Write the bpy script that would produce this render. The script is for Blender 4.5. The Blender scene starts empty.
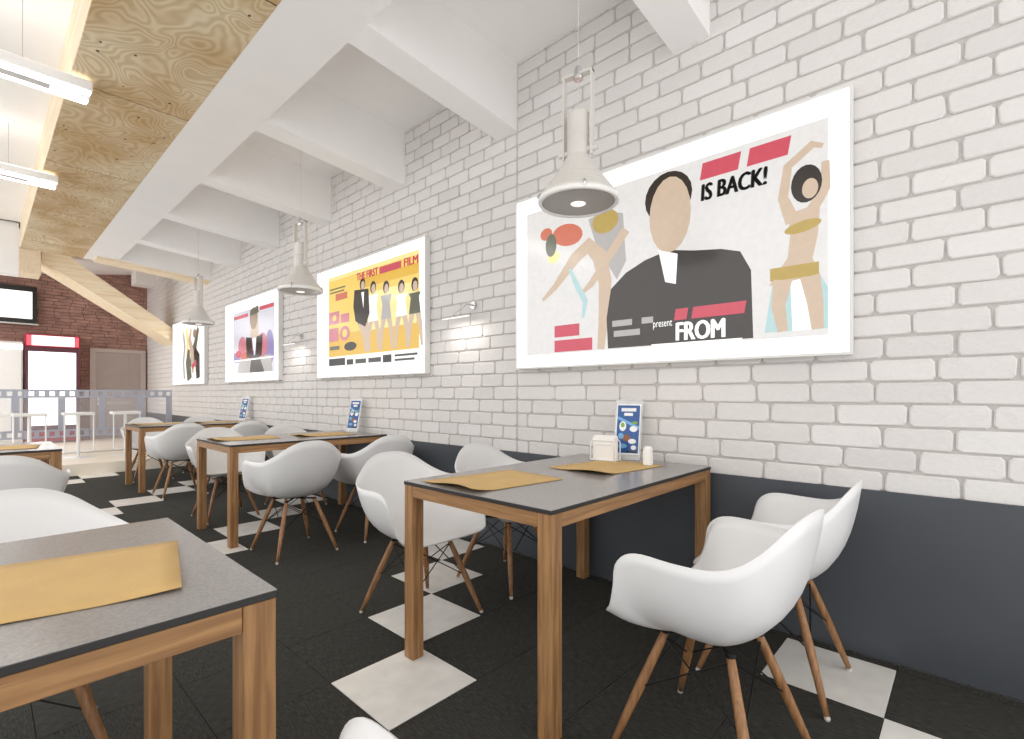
import bpy, bmesh, math, random
from mathutils import Vector, Matrix

random.seed(7)
S = bpy.context.scene
COL = S.collection

# ------------------------------------------------------------------ camera, world, light, exposure
cam = bpy.data.objects.new('camera', bpy.data.cameras.new('camera'))
COL.objects.link(cam)
cam.data.sensor_width = 36
cam.data.lens = 495 / 1024 * 36
cam.data.shift_y = 24.5 / 1024
cam.data.clip_start = 0.02
cam.location = (0, 0, 1.12)
cam.rotation_euler = (math.pi / 2, 0, -math.atan(534 / 495))
S.camera = cam

W = bpy.data.worlds.new('world'); S.world = W
W.use_nodes = True
bg = W.node_tree.nodes['Background']
bg.inputs[0].default_value = (1.0, 0.99, 0.98, 1)      # bright overcast daylight through the side left open for it
bg.inputs[1].default_value = 1.25

S.view_settings.view_transform = 'Standard'
S.view_settings.look = 'None'
S.view_settings.gamma = 1
S.view_settings.use_curve_mapping = False
S.view_settings.exposure = 0.42
S.cycles.diffuse_bounces = 8            # white room: let the daylight bounce

# ------------------------------------------------------------------ helpers
def tag(o, label=None, cat=None, group=None, kind=None):
    if label: o['label'] = label
    if cat: o['category'] = cat
    if group: o['group'] = group
    if kind: o['kind'] = kind
    return o

def empty(name, loc=(0, 0, 0), rz=0, label=None, cat=None, group=None, kind=None):
    o = bpy.data.objects.new(name, None); COL.objects.link(o)
    o.empty_display_size = 0.1
    o.location = loc; o.rotation_euler = (0, 0, rz)
    return tag(o, label, cat, group, kind)

def link(name, me, mats, parent=None, loc=None, smooth=False):
    o = bpy.data.objects.new(name, me); COL.objects.link(o)
    if mats is not None:
        for m in (mats if isinstance(mats, (list, tuple)) else [mats]):
            me.materials.append(m)
    if parent: o.parent = parent
    if loc: o.location = loc
    if smooth:
        for p in me.polygons: p.use_smooth = True
    return o

def copy_tree(o, parent=None):
    c = o.copy(); COL.objects.link(c); c.parent = parent
    for ch in list(o.children): copy_tree(ch, c)
    return c

class MB:
    """collects simple solids, then links them as one mesh object"""
    def __init__(self): self.bm = bmesh.new()
    def box(self, x0, x1, y0, y1, z0, z1, bevel=0, seg=1):
        b = self.bm
        vs = [b.verts.new((x, y, z)) for z in (z0, z1) for y in (y0, y1) for x in (x0, x1)]
        fs = [b.faces.new([vs[i] for i in f]) for f in
              ((0, 2, 3, 1), (4, 5, 7, 6), (0, 1, 5, 4), (2, 6, 7, 3), (0, 4, 6, 2), (1, 3, 7, 5))]
        if bevel:
            es = list({e for f in fs for e in f.edges})
            bmesh.ops.bevel(b, geom=es, offset=bevel, segments=seg, affect='EDGES', profile=0.6)
        return self
    def prism(self, pts, axis, a, c):
        """extrude a 2-D outline between a and c along axis (x, y or z)"""
        def mk(p, h):
            return {'x': (h, p[0], p[1]), 'y': (p[0], h, p[1]), 'z': (p[0], p[1], h)}[axis]
        b = self.bm
        A = [b.verts.new(mk(p, a)) for p in pts]; C = [b.verts.new(mk(p, c)) for p in pts]
        b.faces.new(A); b.faces.new(C[::-1])
        n = len(pts)
        for i in range(n): b.faces.new((A[i], C[i], C[(i + 1) % n], A[(i + 1) % n]))
        return self
    def tube(self, pts, r, n=8, cap=True):
        """tube along a polyline; r is a number or one radius per point"""
        b = self.bm
        pts = [Vector(p) for p in pts]
        if not isinstance(r, (list, tuple)): r = [r] * len(pts)
        rings = []
        up = Vector((0, 0, 1))
        for i, p in enumerate(pts):
            t = (pts[min(i + 1, len(pts) - 1)] - pts[max(i - 1, 0)]).normalized()
            if i == 0:
                ref = up if abs(t.dot(up)) < 0.95 else Vector((1, 0, 0))
                a = t.cross(ref).normalized()
            else:
                a = (a - t * a.dot(t)).normalized()
            c = t.cross(a)
            rings.append([b.verts.new(p + (a * math.cos(k * 2 * math.pi / n) + c * math.sin(k * 2 * math.pi / n)) * r[i]) for k in range(n)])
        for i in range(len(rings) - 1):
            for k in range(n):
                b.faces.new((rings[i][k], rings[i][(k + 1) % n], rings[i + 1][(k + 1) % n], rings[i + 1][k]))
        if cap:
            b.faces.new(rings[0][::-1]); b.faces.new(rings[-1])
        return self
    def lathe(self, prof, n=32, c=(0, 0)):
        """revolve (radius, z) outline round the vertical axis"""
        b = self.bm
        rings = []
        for r, z in prof:
            if r < 1e-6: rings.append([b.verts.new((c[0], c[1], z))])
            else: rings.append([b.verts.new((c[0] + r * math.cos(k * 2 * math.pi / n), c[1] + r * math.sin(k * 2 * math.pi / n), z)) for k in range(n)])
        for A, B in zip(rings, rings[1:]):
            for k in range(n):
                k2 = (k + 1) % n
                if len(A) == 1 and len(B) == 1: continue
                if len(A) == 1: b.faces.new((A[0], B[k], B[k2]))
                elif len(B) == 1: b.faces.new((A[k], B[0], A[k2]))
                else: b.faces.new((A[k], B[k], B[k2], A[k2]))
        return self
    def mesh(self, name):
        bmesh.ops.recalc_face_normals(self.bm, faces=self.bm.faces[:])
        me = bpy.data.meshes.new(name); self.bm.to_mesh(me); self.bm.free()
        return me
    def build(self, name, mats, parent=None, loc=None, smooth=False):
        return link(name, self.mesh(name), mats, parent, loc, smooth)

# ------------------------------------------------------------------ materials
def srgb(r, g, b):
    f = lambda c: (c / 255 / 12.92) if c / 255 <= 0.04045 else ((c / 255 + 0.055) / 1.055) ** 2.4
    return (f(r), f(g), f(b), 1)

def mat(name, col, rough=0.5, metal=0, noise=0.0, nscale=8, stretch=(1, 1, 1), bump=0.0, bscale=60, emit=None, es=0, coat=0, spec=0.5, alpha=1):
    m = bpy.data.materials.new(name); m.use_nodes = True
    nt = m.node_tree; p = nt.nodes['Principled BSDF']
    c = col if len(col) == 4 else (*col, 1)
    p.inputs['Roughness'].default_value = rough
    p.inputs['Metallic'].default_value = metal
    p.inputs['Specular IOR Level'].default_value = spec
    p.inputs['Coat Weight'].default_value = coat
    p.inputs['Alpha'].default_value = alpha
    p.inputs['Base Color'].default_value = c
    tc = nt.nodes.new('ShaderNodeTexCoord'); mp = nt.nodes.new('ShaderNodeMapping')
    mp.inputs['Scale'].default_value = stretch
    nt.links.new(tc.outputs['Object'], mp.inputs[0])
    if noise:
        n = nt.nodes.new('ShaderNodeTexNoise'); n.inputs['Scale'].default_value = nscale; n.inputs['Detail'].default_value = 5
        nt.links.new(mp.outputs[0], n.inputs['Vector'])
        r = nt.nodes.new('ShaderNodeValToRGB')
        r.color_ramp.elements[0].position = 0.3; r.color_ramp.elements[1].position = 0.7
        r.color_ramp.elements[0].color = (*[max(0, x * (1 - noise)) for x in c[:3]], 1)
        r.color_ramp.elements[1].color = (*[min(1, x * (1 + noise)) for x in c[:3]], 1)
        nt.links.new(n.outputs['Fac'], r.inputs[0]); nt.links.new(r.outputs[0], p.inputs['Base Color'])
    if bump:
        n2 = nt.nodes.new('ShaderNodeTexNoise'); n2.inputs['Scale'].default_value = bscale; n2.inputs['Detail'].default_value = 4
        nt.links.new(mp.outputs[0], n2.inputs['Vector'])
        bp = nt.nodes.new('ShaderNodeBump'); bp.inputs['Strength'].default_value = bump; bp.inputs['Distance'].default_value = 0.01
        nt.links.new(n2.outputs['Fac'], bp.inputs['Height']); nt.links.new(bp.outputs[0], p.inputs['Normal'])
    if emit:
        p.inputs['Emission Color'].default_value = emit if len(emit) == 4 else (*emit, 1)
        p.inputs['Emission Strength'].default_value = es
    return m

def wood_mat(name, c1, c2, axis=2, scale=9, rough=0.45):
    m = bpy.data.materials.new(name); m.use_nodes = True
    nt = m.node_tree; p = nt.nodes['Principled BSDF']; p.inputs['Roughness'].default_value = rough
    tc = nt.nodes.new('ShaderNodeTexCoord'); mp = nt.nodes.new('ShaderNodeMapping')
    sc = [7.0, 7.0, 7.0]; sc[axis] = 0.45
    mp.inputs['Scale'].default_value = sc
    nt.links.new(tc.outputs['Object'], mp.inputs[0])
    n = nt.nodes.new('ShaderNodeTexNoise'); n.inputs['Scale'].default_value = scale; n.inputs['Detail'].default_value = 6; n.inputs['Distortion'].default_value = 0.6
    nt.links.new(mp.outputs[0], n.inputs['Vector'])
    r = nt.nodes.new('ShaderNodeValToRGB')
    r.color_ramp.elements[0].position = 0.32; r.color_ramp.elements[1].position = 0.68
    r.color_ramp.elements[0].color = c1; r.color_ramp.elements[1].color = c2
    nt.links.new(n.outputs['Fac'], r.inputs[0]); nt.links.new(r.outputs[0], p.inputs['Base Color'])
    bp = nt.nodes.new('ShaderNodeBump'); bp.inputs['Strength'].default_value = 0.08
    nt.links.new(n.outputs['Fac'], bp.inputs['Height']); nt.links.new(bp.outputs[0], p.inputs['Normal'])
    return m

def plywood_mat():
    m = bpy.data.materials.new('plywood_swirl'); m.use_nodes = True
    nt = m.node_tree; p = nt.nodes['Principled BSDF']; p.inputs['Roughness'].default_value = 0.7
    N = nt.nodes.new; L = nt.links.new
    tc = N('ShaderNodeTexCoord'); oi = N('ShaderNodeObjectInfo')
    mul = N('ShaderNodeVectorMath'); mul.operation = 'MULTIPLY_ADD'
    mul.inputs[1].default_value = (1, 1, 1)
    cx = N('ShaderNodeCombineXYZ')
    L(oi.outputs['Random'], cx.inputs[0]); L(oi.outputs['Random'], cx.inputs[2])
    sc = N('ShaderNodeVectorMath'); sc.operation = 'SCALE'; sc.inputs['Scale'].default_value = 30
    L(cx.outputs[0], sc.inputs[0]); L(tc.outputs['Object'], mul.inputs[0]); L(sc.outputs[0], mul.inputs[2])
    mp = N('ShaderNodeMapping'); mp.inputs['Scale'].default_value = (1.5, 1.1, 1.0); L(mul.outputs[0], mp.inputs[0])
    n = N('ShaderNodeTexNoise'); n.inputs['Scale'].default_value = 2.3; n.inputs['Detail'].default_value = 1.5; n.inputs['Distortion'].default_value = 0.35
    L(mp.outputs[0], n.inputs['Vector'])
    k = N('ShaderNodeMath'); k.operation = 'MULTIPLY'; k.inputs[1].default_value = 120; L(n.outputs['Fac'], k.inputs[0])
    s = N('ShaderNodeMath'); s.operation = 'SINE'; L(k.outputs[0], s.inputs[0])
    n2 = N('ShaderNodeTexNoise'); n2.inputs['Scale'].default_value = 1.6; n2.inputs['Detail'].default_value = 3; L(mp.outputs[0], n2.inputs['Vector'])
    r = N('ShaderNodeValToRGB')
    r.color_ramp.elements[0].position = 0.0; r.color_ramp.elements[0].color = srgb(206, 186, 150)
    r.color_ramp.elements[1].position = 1.0; r.color_ramp.elements[1].color = srgb(226, 211, 180)
    rng = N('ShaderNodeMapRange'); rng.inputs[1].default_value = -1; rng.inputs[2].default_value = 1
    L(s.outputs[0], rng.inputs[0]); L(rng.outputs[0], r.inputs[0])
    r2 = N('ShaderNodeValToRGB')
    r2.color_ramp.elements[0].position = 0.35; r2.color_ramp.elements[0].color = srgb(226, 204, 174)
    r2.color_ramp.elements[1].position = 0.65; r2.color_ramp.elements[1].color = (1, 1, 1, 1)
    L(n2.outputs['Fac'], r2.inputs[0])
    mx = N('ShaderNodeMix'); mx.data_type = 'RGBA'; mx.blend_type = 'MULTIPLY'; mx.inputs[0].default_value = 1
    L(r.outputs[0], mx.inputs[6]); L(r2.outputs[0], mx.inputs[7])
    v = N('ShaderNodeTexVoronoi'); v.inputs['Scale'].default_value = 6.5; L(mp.outputs[0], v.inputs['Vector'])   # small dark knots
    r3 = N('ShaderNodeValToRGB')
    r3.color_ramp.elements[0].position = 0.06; r3.color_ramp.elements[0].color = srgb(88, 66, 48)
    r3.color_ramp.elements[1].position = 0.10; r3.color_ramp.elements[1].color = (1, 1, 1, 1)
    L(v.outputs['Distance'], r3.inputs[0])
    mx2 = N('ShaderNodeMix'); mx2.data_type = 'RGBA'; mx2.blend_type = 'MULTIPLY'; mx2.inputs[0].default_value = 1
    L(mx.outputs[2], mx2.inputs[6]); L(r3.outputs[0], mx2.inputs[7])
    L(mx2.outputs[2], p.inputs['Base Color'])
    return m

def varied(name, cols, rough=0.7, bump=0.3, bscale=40, noise=0.06, nscale=14):
    """each object takes its own tone from cols"""
    m = mat(name, cols[0], rough, bump=bump, bscale=bscale)
    nt = m.node_tree; p = nt.nodes['Principled BSDF']
    oi = nt.nodes.new('ShaderNodeObjectInfo'); r = nt.nodes.new('ShaderNodeValToRGB')
    els = r.color_ramp.elements
    els[0].color = cols[0]; els[1].color = cols[-1]
    for i, c in enumerate(cols[1:-1]):
        e = els.new((i + 1) / (len(cols) - 1)); e.color = c
    nt.links.new(oi.outputs['Random'], r.inputs[0])
    n = nt.nodes.new('ShaderNodeTexNoise'); n.inputs['Scale'].default_value = nscale
    mx = nt.nodes.new('ShaderNodeMix'); mx.data_type = 'RGBA'; mx.blend_type = 'MULTIPLY'; mx.inputs[0].default_value = 1
    r2 = nt.nodes.new('ShaderNodeValToRGB')
    r2.color_ramp.elements[0].position = 0.3; r2.color_ramp.elements[1].position = 0.7
    r2.color_ramp.elements[0].color = (1 - 2 * noise,) * 3 + (1,); r2.color_ramp.elements[1].color = (1, 1, 1, 1)
    nt.links.new(n.outputs['Fac'], r2.inputs[0])
    nt.links.new(r.outputs[0], mx.inputs[6]); nt.links.new(r2.outputs[0], mx.inputs[7]); nt.links.new(mx.outputs[2], p.inputs['Base Color'])
    return m

def carpet_mat(name, streak):
    m = bpy.data.materials.new(name); m.use_nodes = True
    nt = m.node_tree; p = nt.nodes['Principled BSDF']; p.inputs['Roughness'].default_value = 0.85
    p.inputs['Specular IOR Level'].default_value = 0.25
    tc = nt.nodes.new('ShaderNodeTexCoord'); mp = nt.nodes.new('ShaderNodeMapping'); mp.inputs['Scale'].default_value = streak
    nt.links.new(tc.outputs['Object'], mp.inputs[0])
    n = nt.nodes.new('ShaderNodeTexNoise'); n.inputs['Scale'].default_value = 1; n.inputs['Detail'].default_value = 3
    nt.links.new(mp.outputs[0], n.inputs['Vector'])
    r = nt.nodes.new('ShaderNodeValToRGB')
    r.color_ramp.elements[0].position = 0.35; r.color_ramp.elements[1].position = 0.7
    r.color_ramp.elements[0].color = srgb(43, 43, 40); r.color_ramp.elements[1].color = srgb(70, 69, 64)
    nt.links.new(n.outputs['Fac'], r.inputs[0]); nt.links.new(r.outputs[0], p.inputs['Base Color'])
    bp = nt.nodes.new('ShaderNodeBump'); bp.inputs['Strength'].default_value = 0.35; bp.inputs['Distance'].default_value = 0.004
    nt.links.new(n.outputs['Fac'], bp.inputs['Height']); nt.links.new(bp.outputs[0], p.inputs['Normal'])
    return m

def glassy(name, col, opacity, rough=0.05):
    m = bpy.data.materials.new(name); m.use_nodes = True
    nt = m.node_tree; p = nt.nodes['Principled BSDF']
    p.inputs['Base Color'].default_value = col; p.inputs['Roughness'].default_value = rough; p.inputs['Alpha'].default_value = opacity
    return m

M = {}
M['white_paint'] = mat('white_paint', (0.91, 0.90, 0.89), 0.7, noise=0.015, nscale=3)
M['mortar'] = mat('mortar', srgb(196, 192, 189), 0.9, noise=0.06, nscale=20, bump=0.4, bscale=120)
M['white_brick'] = varied('white_brick', [srgb(221, 218, 216), srgb(227, 224, 222), srgb(217, 214, 212), srgb(229, 227, 225)], 0.9, 0.35, 35, 0.02)
M['white_brick'].node_tree.nodes['Principled BSDF'].inputs['Specular IOR Level'].default_value = 0.15
M['dado'] = mat('dado_slate_paint', srgb(72, 76, 82), 0.42, noise=0.05, nscale=3, bump=0.03, bscale=200)
M['brown_brick'] = mat('brown_brick', srgb(168, 130, 118), 0.85, noise=0.3, nscale=5, stretch=(1, 1, 4), bump=0.4)
M['brown_mortar'] = mat('brown_mortar', srgb(112, 90, 84), 0.9, noise=0.2)
M['carpet'] = [carpet_mat('carpet_streaked_across', (30, 240, 1)), carpet_mat('carpet_streaked_along', (240, 30, 1))]
M['marble'] = varied('white_marble_tile', [srgb(238, 235, 229), srgb(243, 241, 236), srgb(234, 230, 224)], 0.25, 0.0, 10, 0.06, 4)
M['sub'] = mat('floor_screed', srgb(14, 14, 14), 0.9, noise=0.1)
M['platform'] = mat('cream_platform', srgb(244, 234, 218), 0.45, noise=0.04, nscale=4)
M['plywood'] = plywood_mat()
M['joint'] = mat('dark_panel_joint', srgb(110, 86, 60), 0.8, noise=0.2)
M['pale_wood_y'] = wood_mat('pale_timber_along', srgb(226, 204, 172), srgb(240, 224, 198), 1, 5, 0.6)
M['pale_wood_x'] = wood_mat('pale_timber_across', srgb(232, 210, 174), srgb(246, 232, 206), 0, 4, 0.6)
M['oak_x'] = wood_mat('table_oak_across', srgb(130, 92, 58), srgb(172, 131, 86), 0)
M['oak_y'] = wood_mat('table_oak_along', srgb(130, 92, 58), srgb(172, 131, 86), 1)
M['oak_z'] = wood_mat('table_oak_upright', srgb(130, 92, 58), srgb(172, 131, 86), 2)
M['leg_wood'] = wood_mat('chair_leg_beech', srgb(128, 88, 56), srgb(168, 124, 82), 2)
M['table_top'] = mat('table_top_grey', srgb(150, 147, 145), 0.2, noise=0.12, nscale=190, bump=0.02, bscale=300)
M['table_edge'] = mat('table_edge_black', srgb(38, 38, 38), 0.5, noise=0.05)
M['shell'] = mat('white_plastic_shell', (0.80, 0.80, 0.80), 0.32, noise=0.01, nscale=3)
M['black_metal'] = mat('black_wire', srgb(28, 28, 28), 0.4, 0.6, noise=0.05)
M['glide'] = mat('pale_foot_glide', srgb(205, 200, 192), 0.4, noise=0.05)
M['paper'] = mat('tan_kraft_paper', srgb(204, 170, 112), 0.75, noise=0.05, nscale=9, bump=0.15, bscale=180)
M['lamp_grey'] = mat('light_grey_enamel', srgb(208, 205, 200), 0.35, noise=0.03, nscale=5, coat=0.2)
M['lamp_rim'] = mat('white_enamel_rim', srgb(236, 235, 233), 0.3, noise=0.01)
M['lamp_glass'] = mat('ribbed_lamp_glass', srgb(150, 146, 142), 0.25, noise=0.15, nscale=120, bump=0.3, bscale=200)
M['lamp_bulb'] = mat('warm_lamp_bulb', (0.9, 0.88, 0.84), 0.5, noise=0.01, emit=(1, 0.96, 0.9), es=0.5)
M['chrome'] = mat('chrome', srgb(205, 205, 205), 0.2, 0.9, noise=0.03)
M['white_metal'] = mat('white_metal', srgb(238, 238, 238), 0.35, noise=0.01)
M['tube_light'] = mat('tube_light_diffuser', (1, 1, 1), 0.4, noise=0.001, emit=(1, 0.985, 0.96), es=11)
M['uplight'] = mat('tube_light_top', (1, 1, 1), 0.4, noise=0.001, emit=(1, 0.985, 0.96), es=1.6)
M['slot_grey'] = mat('lamp_slot_grey', srgb(222, 220, 218), 0.5, noise=0.03)
M['box_frame'] = mat('lightbox_white_frame', srgb(225, 224, 222), 0.35, noise=0.02)
M['box_glow'] = mat('lightbox_glowing_panel', (0.9, 0.9, 0.9), 0.12, noise=0.001, emit=(1, 1, 1), es=0.95)
M['napkin'] = mat('white_napkin', srgb(240, 238, 234), 0.8, noise=0.02, nscale=20)
M['porcelain'] = mat('white_porcelain', srgb(242, 241, 238), 0.2, noise=0.01)
M['acrylic'] = glassy('clear_acrylic', (0.93, 0.95, 0.96, 1), 0.28)
M['glass'] = glassy('railing_glass', (0.86, 0.90, 0.97, 1), 0.13)
M['film'] = glassy('film_strip_grey_foil', srgb(176, 180, 194), 0.88, 0.4)
M['black_plastic'] = mat('black_plastic', srgb(26, 26, 27), 0.3, noise=0.05)
M['screen'] = mat('tv_screen_lit', (0.8, 0.8, 0.8), 0.15, noise=0.001, emit=srgb(236, 238, 234), es=0.8)
M['fridge_red'] = mat('fridge_red_plastic', srgb(158, 30, 56), 0.3, noise=0.04)
M['fridge_dark'] = mat('fridge_dark_red_frame', srgb(92, 44, 56), 0.35, noise=0.04)
M['fridge_glow'] = mat('fridge_lit_window', (1, 1, 1), 0.1, noise=0.001, emit=(1, 1, 1), es=1.2)
M['fridge_head'] = mat('fridge_lit_header', srgb(250, 225, 228), 0.3, noise=0.02, emit=srgb(255, 232, 236), es=0.7)
M['fridge_head_red'] = mat('fridge_lit_header_red', srgb(240, 90, 105), 0.3, noise=0.02, emit=srgb(240, 90, 105), es=0.5)
M['print_grey'] = mat('grey_print', srgb(176, 172, 172), 0.5, noise=0.02)
M['taupe'] = mat('taupe_door_paint', srgb(172, 158, 152), 0.5, noise=0.03, nscale=5)
M['taupe_frame'] = mat('taupe_frame_paint', srgb(188, 176, 170), 0.5, noise=0.03, nscale=5)
M['cabinet'] = mat('pale_grey_laminate', srgb(214, 210, 207), 0.4, noise=0.02)

XL = -1.7         # floor and ceilings cut short here, side left open to admit more light
WX = 2.6          # brick face of the right wall
YB = 13.67        # back wall
# ------------------------------------------------------------------ the setting: floor
floor = MB().box(XL, WX + .2, -.9, YB + .2, -0.2, -0.012).build('floor', M['sub'])
tag(floor, 'dark carpet tile floor with diagonal rows of white tiles', kind='structure')
PT = 0.40
def tile_mesh(name, m):
    g = 0.0009
    b = MB().box(-PT / 2 + g, PT / 2 - g, -PT / 2 + g, PT / 2 - g, -0.0119, 0, bevel=0.0012)
    me = b.mesh(name); me.materials.append(m); return me
tmesh = [tile_mesh('carpet_tile_across', M['carpet'][0]), tile_mesh('carpet_tile_along', M['carpet'][1]), tile_mesh('marble_tile', M['marble'])]
edge_mb = MB()
for i in range(-4, 4):
    for j in range(-5, 19):
        white = (i - j) % 6 == 0
        x, y = .93 + (i + .5) * PT, 1.42 + (j + .5) * PT
        if x < -0.5 and y > 4: pass
        o = bpy.data.objects.new('white_tile' if white else 'carpet_tile', tmesh[2 if white else (i + j) % 2])
        COL.objects.link(o); o.parent = floor; o.location = (x, y, 0)
for y0 in range(0, 24):                                           # cut tiles along the wall
    edge_mb.box(2.5316, WX - .02, 1.42 + (y0 - 5) * PT + .0016, 1.42 + (y0 - 4) * PT - .0016, -0.0119, 0)
o = edge_mb.build('cut_carpet_tiles', M['carpet'][0], floor); tag(o, kind='stuff')
rest = MB()
for i in range(-6, -4):
    for j in range(-5, 19):
        x, y = .93 + (i + .5) * PT, 1.42 + (j + .5) * PT
        rest.box(x - .198, x + .198, y - .198, y + .198, -0.0119, 0)
o = rest.build('far_carpet_tiles', M['carpet'][0], floor); tag(o, kind='stuff')

plat = MB().box(XL, WX + .1, 8.98, YB + .1, -0.01, 0.16, bevel=0.006).build('floor_platform', M['platform'])
tag(plat, 'raised cream platform behind the dining tables', kind='structure')

# ------------------------------------------------------------------ right wall with white bricks
wr = MB().box(WX + .008, WX + .22, -1.0, YB + .2, -0.2, 4.2).build('wall_right', M['mortar'])
tag(wr, 'white painted brick wall with slate grey lower panel', kind='structure')
dado = MB().box(WX - .015, WX + .01, -1.0, 13.6, 0.001, 0.711, bevel=0.002).build('trim_1', M['dado'])
tag(dado, 'dark slate grey panel along the foot of the brick wall', kind='structure')

CH = 0.0948; Z0 = 0.7925 - CH
def brick_profile(rng, L, H, d=0.0105, lip=0.005):
    """irregular eight-sided brick face: ring at the mortar, ring at the front, cap (38 triangles)"""
    c = min(0.013, L * .2)
    hl, hh = L / 2, H / 2
    pts = [(-hl + c, -hh), (hl - c, -hh), (hl, -hh + c), (hl, hh - c), (hl - c, hh), (-hl + c, hh), (-hl, hh - c), (-hl, -hh + c)]
    pts = [(a + rng.uniform(-.0028, .0028), b + rng.uniform(-.0022, .0022)) for a, b in pts]
    V = [(WX + .0085, y, z) for y, z in pts] + [(WX + .0085 - d * .55, y, z) for y, z in pts]
    V += [(WX + .0085 - d + rng.uniform(-.001, .001), y * (1 - lip / hl), z * (1 - lip / hh)) for y, z in pts]
    F = []
    for r in (0, 8):
        for k in range(8):
            k2 = (k + 1) % 8
            F.append((r + k, r + 8 + k, r + 8 + k2, r + k2))
    F.append(tuple(range(23, 15, -1)))
    return V, F
rng = random.Random(3)
variants = []
for k in range(14):
    V, F = brick_profile(rng, 0.24, CH - .0085)
    me = bpy.data.meshes.new('white_brick'); me.from_pydata([(x - WX, y, z) for x, y, z in V], [], F); me.materials.append(M['white_brick'])
    variants.append(me)
TH = math.atan(534 / 495); SN, CS = math.sin(TH), math.cos(TH)
def view(x, y, z):
    d = SN * x + CS * y
    if d < .2: return None
    return 512 + 495 * (CS * x - SN * y) / d, 394 - 495 * (z - 1.12) / d, d
bricks = []
seams = [-0.69, 2.362, 5.41, 8.46, 11.5, YB]
for row in range(0, 32):
    z = Z0 + (row + .5) * CH
    for a, b in zip(seams, seams[1:]):
        y = a
        first = True
        while y < b - .01:
            L = 0.25 + rng.uniform(-.03, .022)
            if first and row % 2: L *= .52
            first = False
            if b - y - L < .09: L = b - y
            bricks.append((y, y + L, z)); y += L
LBW, LBH, LBP = 1.95, 1.16, 2.97
boxes = [(.37 + LBP * k, .37 + LBP * k + LBW) for k in range(4)]
def seen(bk):
    y, z = (bk[0] + bk[1]) / 2, bk[2]
    p = view(WX, y, z)
    if p is None or not (-5 < p[0] < 1030 and -5 < p[1] < 740): return 0
    if z < .70: return 0
    if any(y0 + .02 < y < y1 - .1 and 1.30 < z < 2.4 for y0, y1 in boxes): return 0
    return (bk[1] - bk[0]) / p[2] ** 2 * abs(1)
order = sorted(range(len(bricks)), key=lambda i: -seen(bricks[i]))
single = set(order[:300])
RV, RF = [], []
for i, (a, b, z) in enumerate(bricks):
    L = b - a - .008
    if i in single:
        o = bpy.data.objects.new('brick', rng.choice(variants)); COL.objects.link(o)
        o.parent = wr; o.location = (WX, (a + b) / 2, z); o.scale = (1, L / .24, 1)
    else:
        V, F = brick_profile(rng, L, CH - .0085)
        n = len(RV)
        RV += [(x, y + (a + b) / 2, zz + z) for x, y, zz in V]; RF += [tuple(q + n for q in f) for f in F]
me = bpy.data.meshes.new('brickwork'); me.from_pydata(RV, [], RF)
o = link('brickwork', me, M['white_brick'], wr); tag(o, kind='stuff')

# ------------------------------------------------------------------ back wall of brown bricks
wb = MB().box(XL, WX + .2, YB, YB + .2, -.2, 4.2).build('wall_back', M['brown_mortar'])
tag(wb, 'reddish brown brick wall at the far end', kind='structure')
bb = MB()
for row in range(56):
    z = .16 + row * .066
    x = -1.6 - (row % 2) * .12
    while x < WX:
        L = .235 + rng.uniform(-.03, .03)
        dd = rng.uniform(.008, .02)
        bb.box(x + .005, min(x + L - .005, WX), YB - dd, YB + .005, z + .004, z + .062)
        x += L
o = bb.build('brown_brickwork', M['brown_brick'], wb); tag(o, kind='stuff')

# ------------------------------------------------------------------ ceilings, beams, plywood bulkhead
ZS = 3.10            # underside of the bulkhead
XA, XB, XC = .39, 1.04, 1.41
cl = MB().prism([(XB - .1, 3.52), (WX + .1, 3.46), (WX + .1, 3.9), (XB - .1, 3.9)], 'y', -1.2, 9.5).build('ceiling', M['white_paint'])
tag(cl, 'white ceiling between the beams', kind='structure')
c2 = MB().box(XL, XA + .1, -.9, 9.9, 3.46, 3.9).build('ceiling_left', M['white_paint'])
tag(c2, 'white ceiling above the hanging tube lights', kind='structure')
c3 = MB().prism([(XL, 3.46), (.4, 3.46), (WX + .1, 3.82), (WX + .1, 4.2), (XL, 4.2)], 'y', 9.5, YB + .1).build('ceiling_far', M['white_paint'])
tag(c3, 'white ceiling over the raised platform', kind='structure')
sof = MB().prism([(XB, ZS), (XC, 3.09), (XC, 3.6), (XB, 3.6)], 'y', -1.2, 9.5).build('ceiling_soffit', M['white_paint'])
tag(sof, 'white plaster strip beside the plywood bulkhead', kind='structure')
bulk = MB().box(XA, XB, -1.2, 9.5, ZS + .012, 3.6).build('trim_2', M['pale_wood_y'])
tag(bulk, 'long ceiling bulkhead clad in swirling plywood panels', kind='structure')
js = [-.54 - 0.66, -.54 + 1.57, 2.6, 4.17, 5.74, 7.31, 8.88, 9.5]
js[1] = 1.03
for a, b in zip(js, js[1:]):
    yc = (a + b) / 2
    MB().box(-(XB - XA) / 2, (XB - XA) / 2, -(b - a) / 2 + .007, (b - a) / 2 - .007, 0, .0119, bevel=.002).build('plywood_panel', M['plywood'], bulk, ((XA + XB) / 2, yc, ZS))
for b in js[1:-1]: MB().box(XA + .002, XB - .002, b - .007, b + .007, ZS + .004, ZS + .0119).build('joint_strip', M['joint'], bulk)
bw = .2
for k in range(-1, 6):
    y = 2.36 + 1.36 * k
    b = MB().prism([(XC - .02, 3.092), (WX + .02, 2.985), (WX + .02, 3.6), (XC - .02, 3.6)], 'y', y, y + bw).build('ceiling_beam', M['white_paint'])
    tag(b, 'white plaster ceiling beam meeting the brick wall, %s from the camera' % ['nearest', 'second', 'third', 'fourth', 'fifth', 'sixth', 'seventh'][k + 1], kind='structure')
eb = MB().prism([(XB + .12, 3.07), (WX + .01, 2.95), (WX + .01, 3.02), (XB + .12, 3.13)], 'y', 9.2, 9.5).build('trim_3', M['pale_wood_x'])
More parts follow.
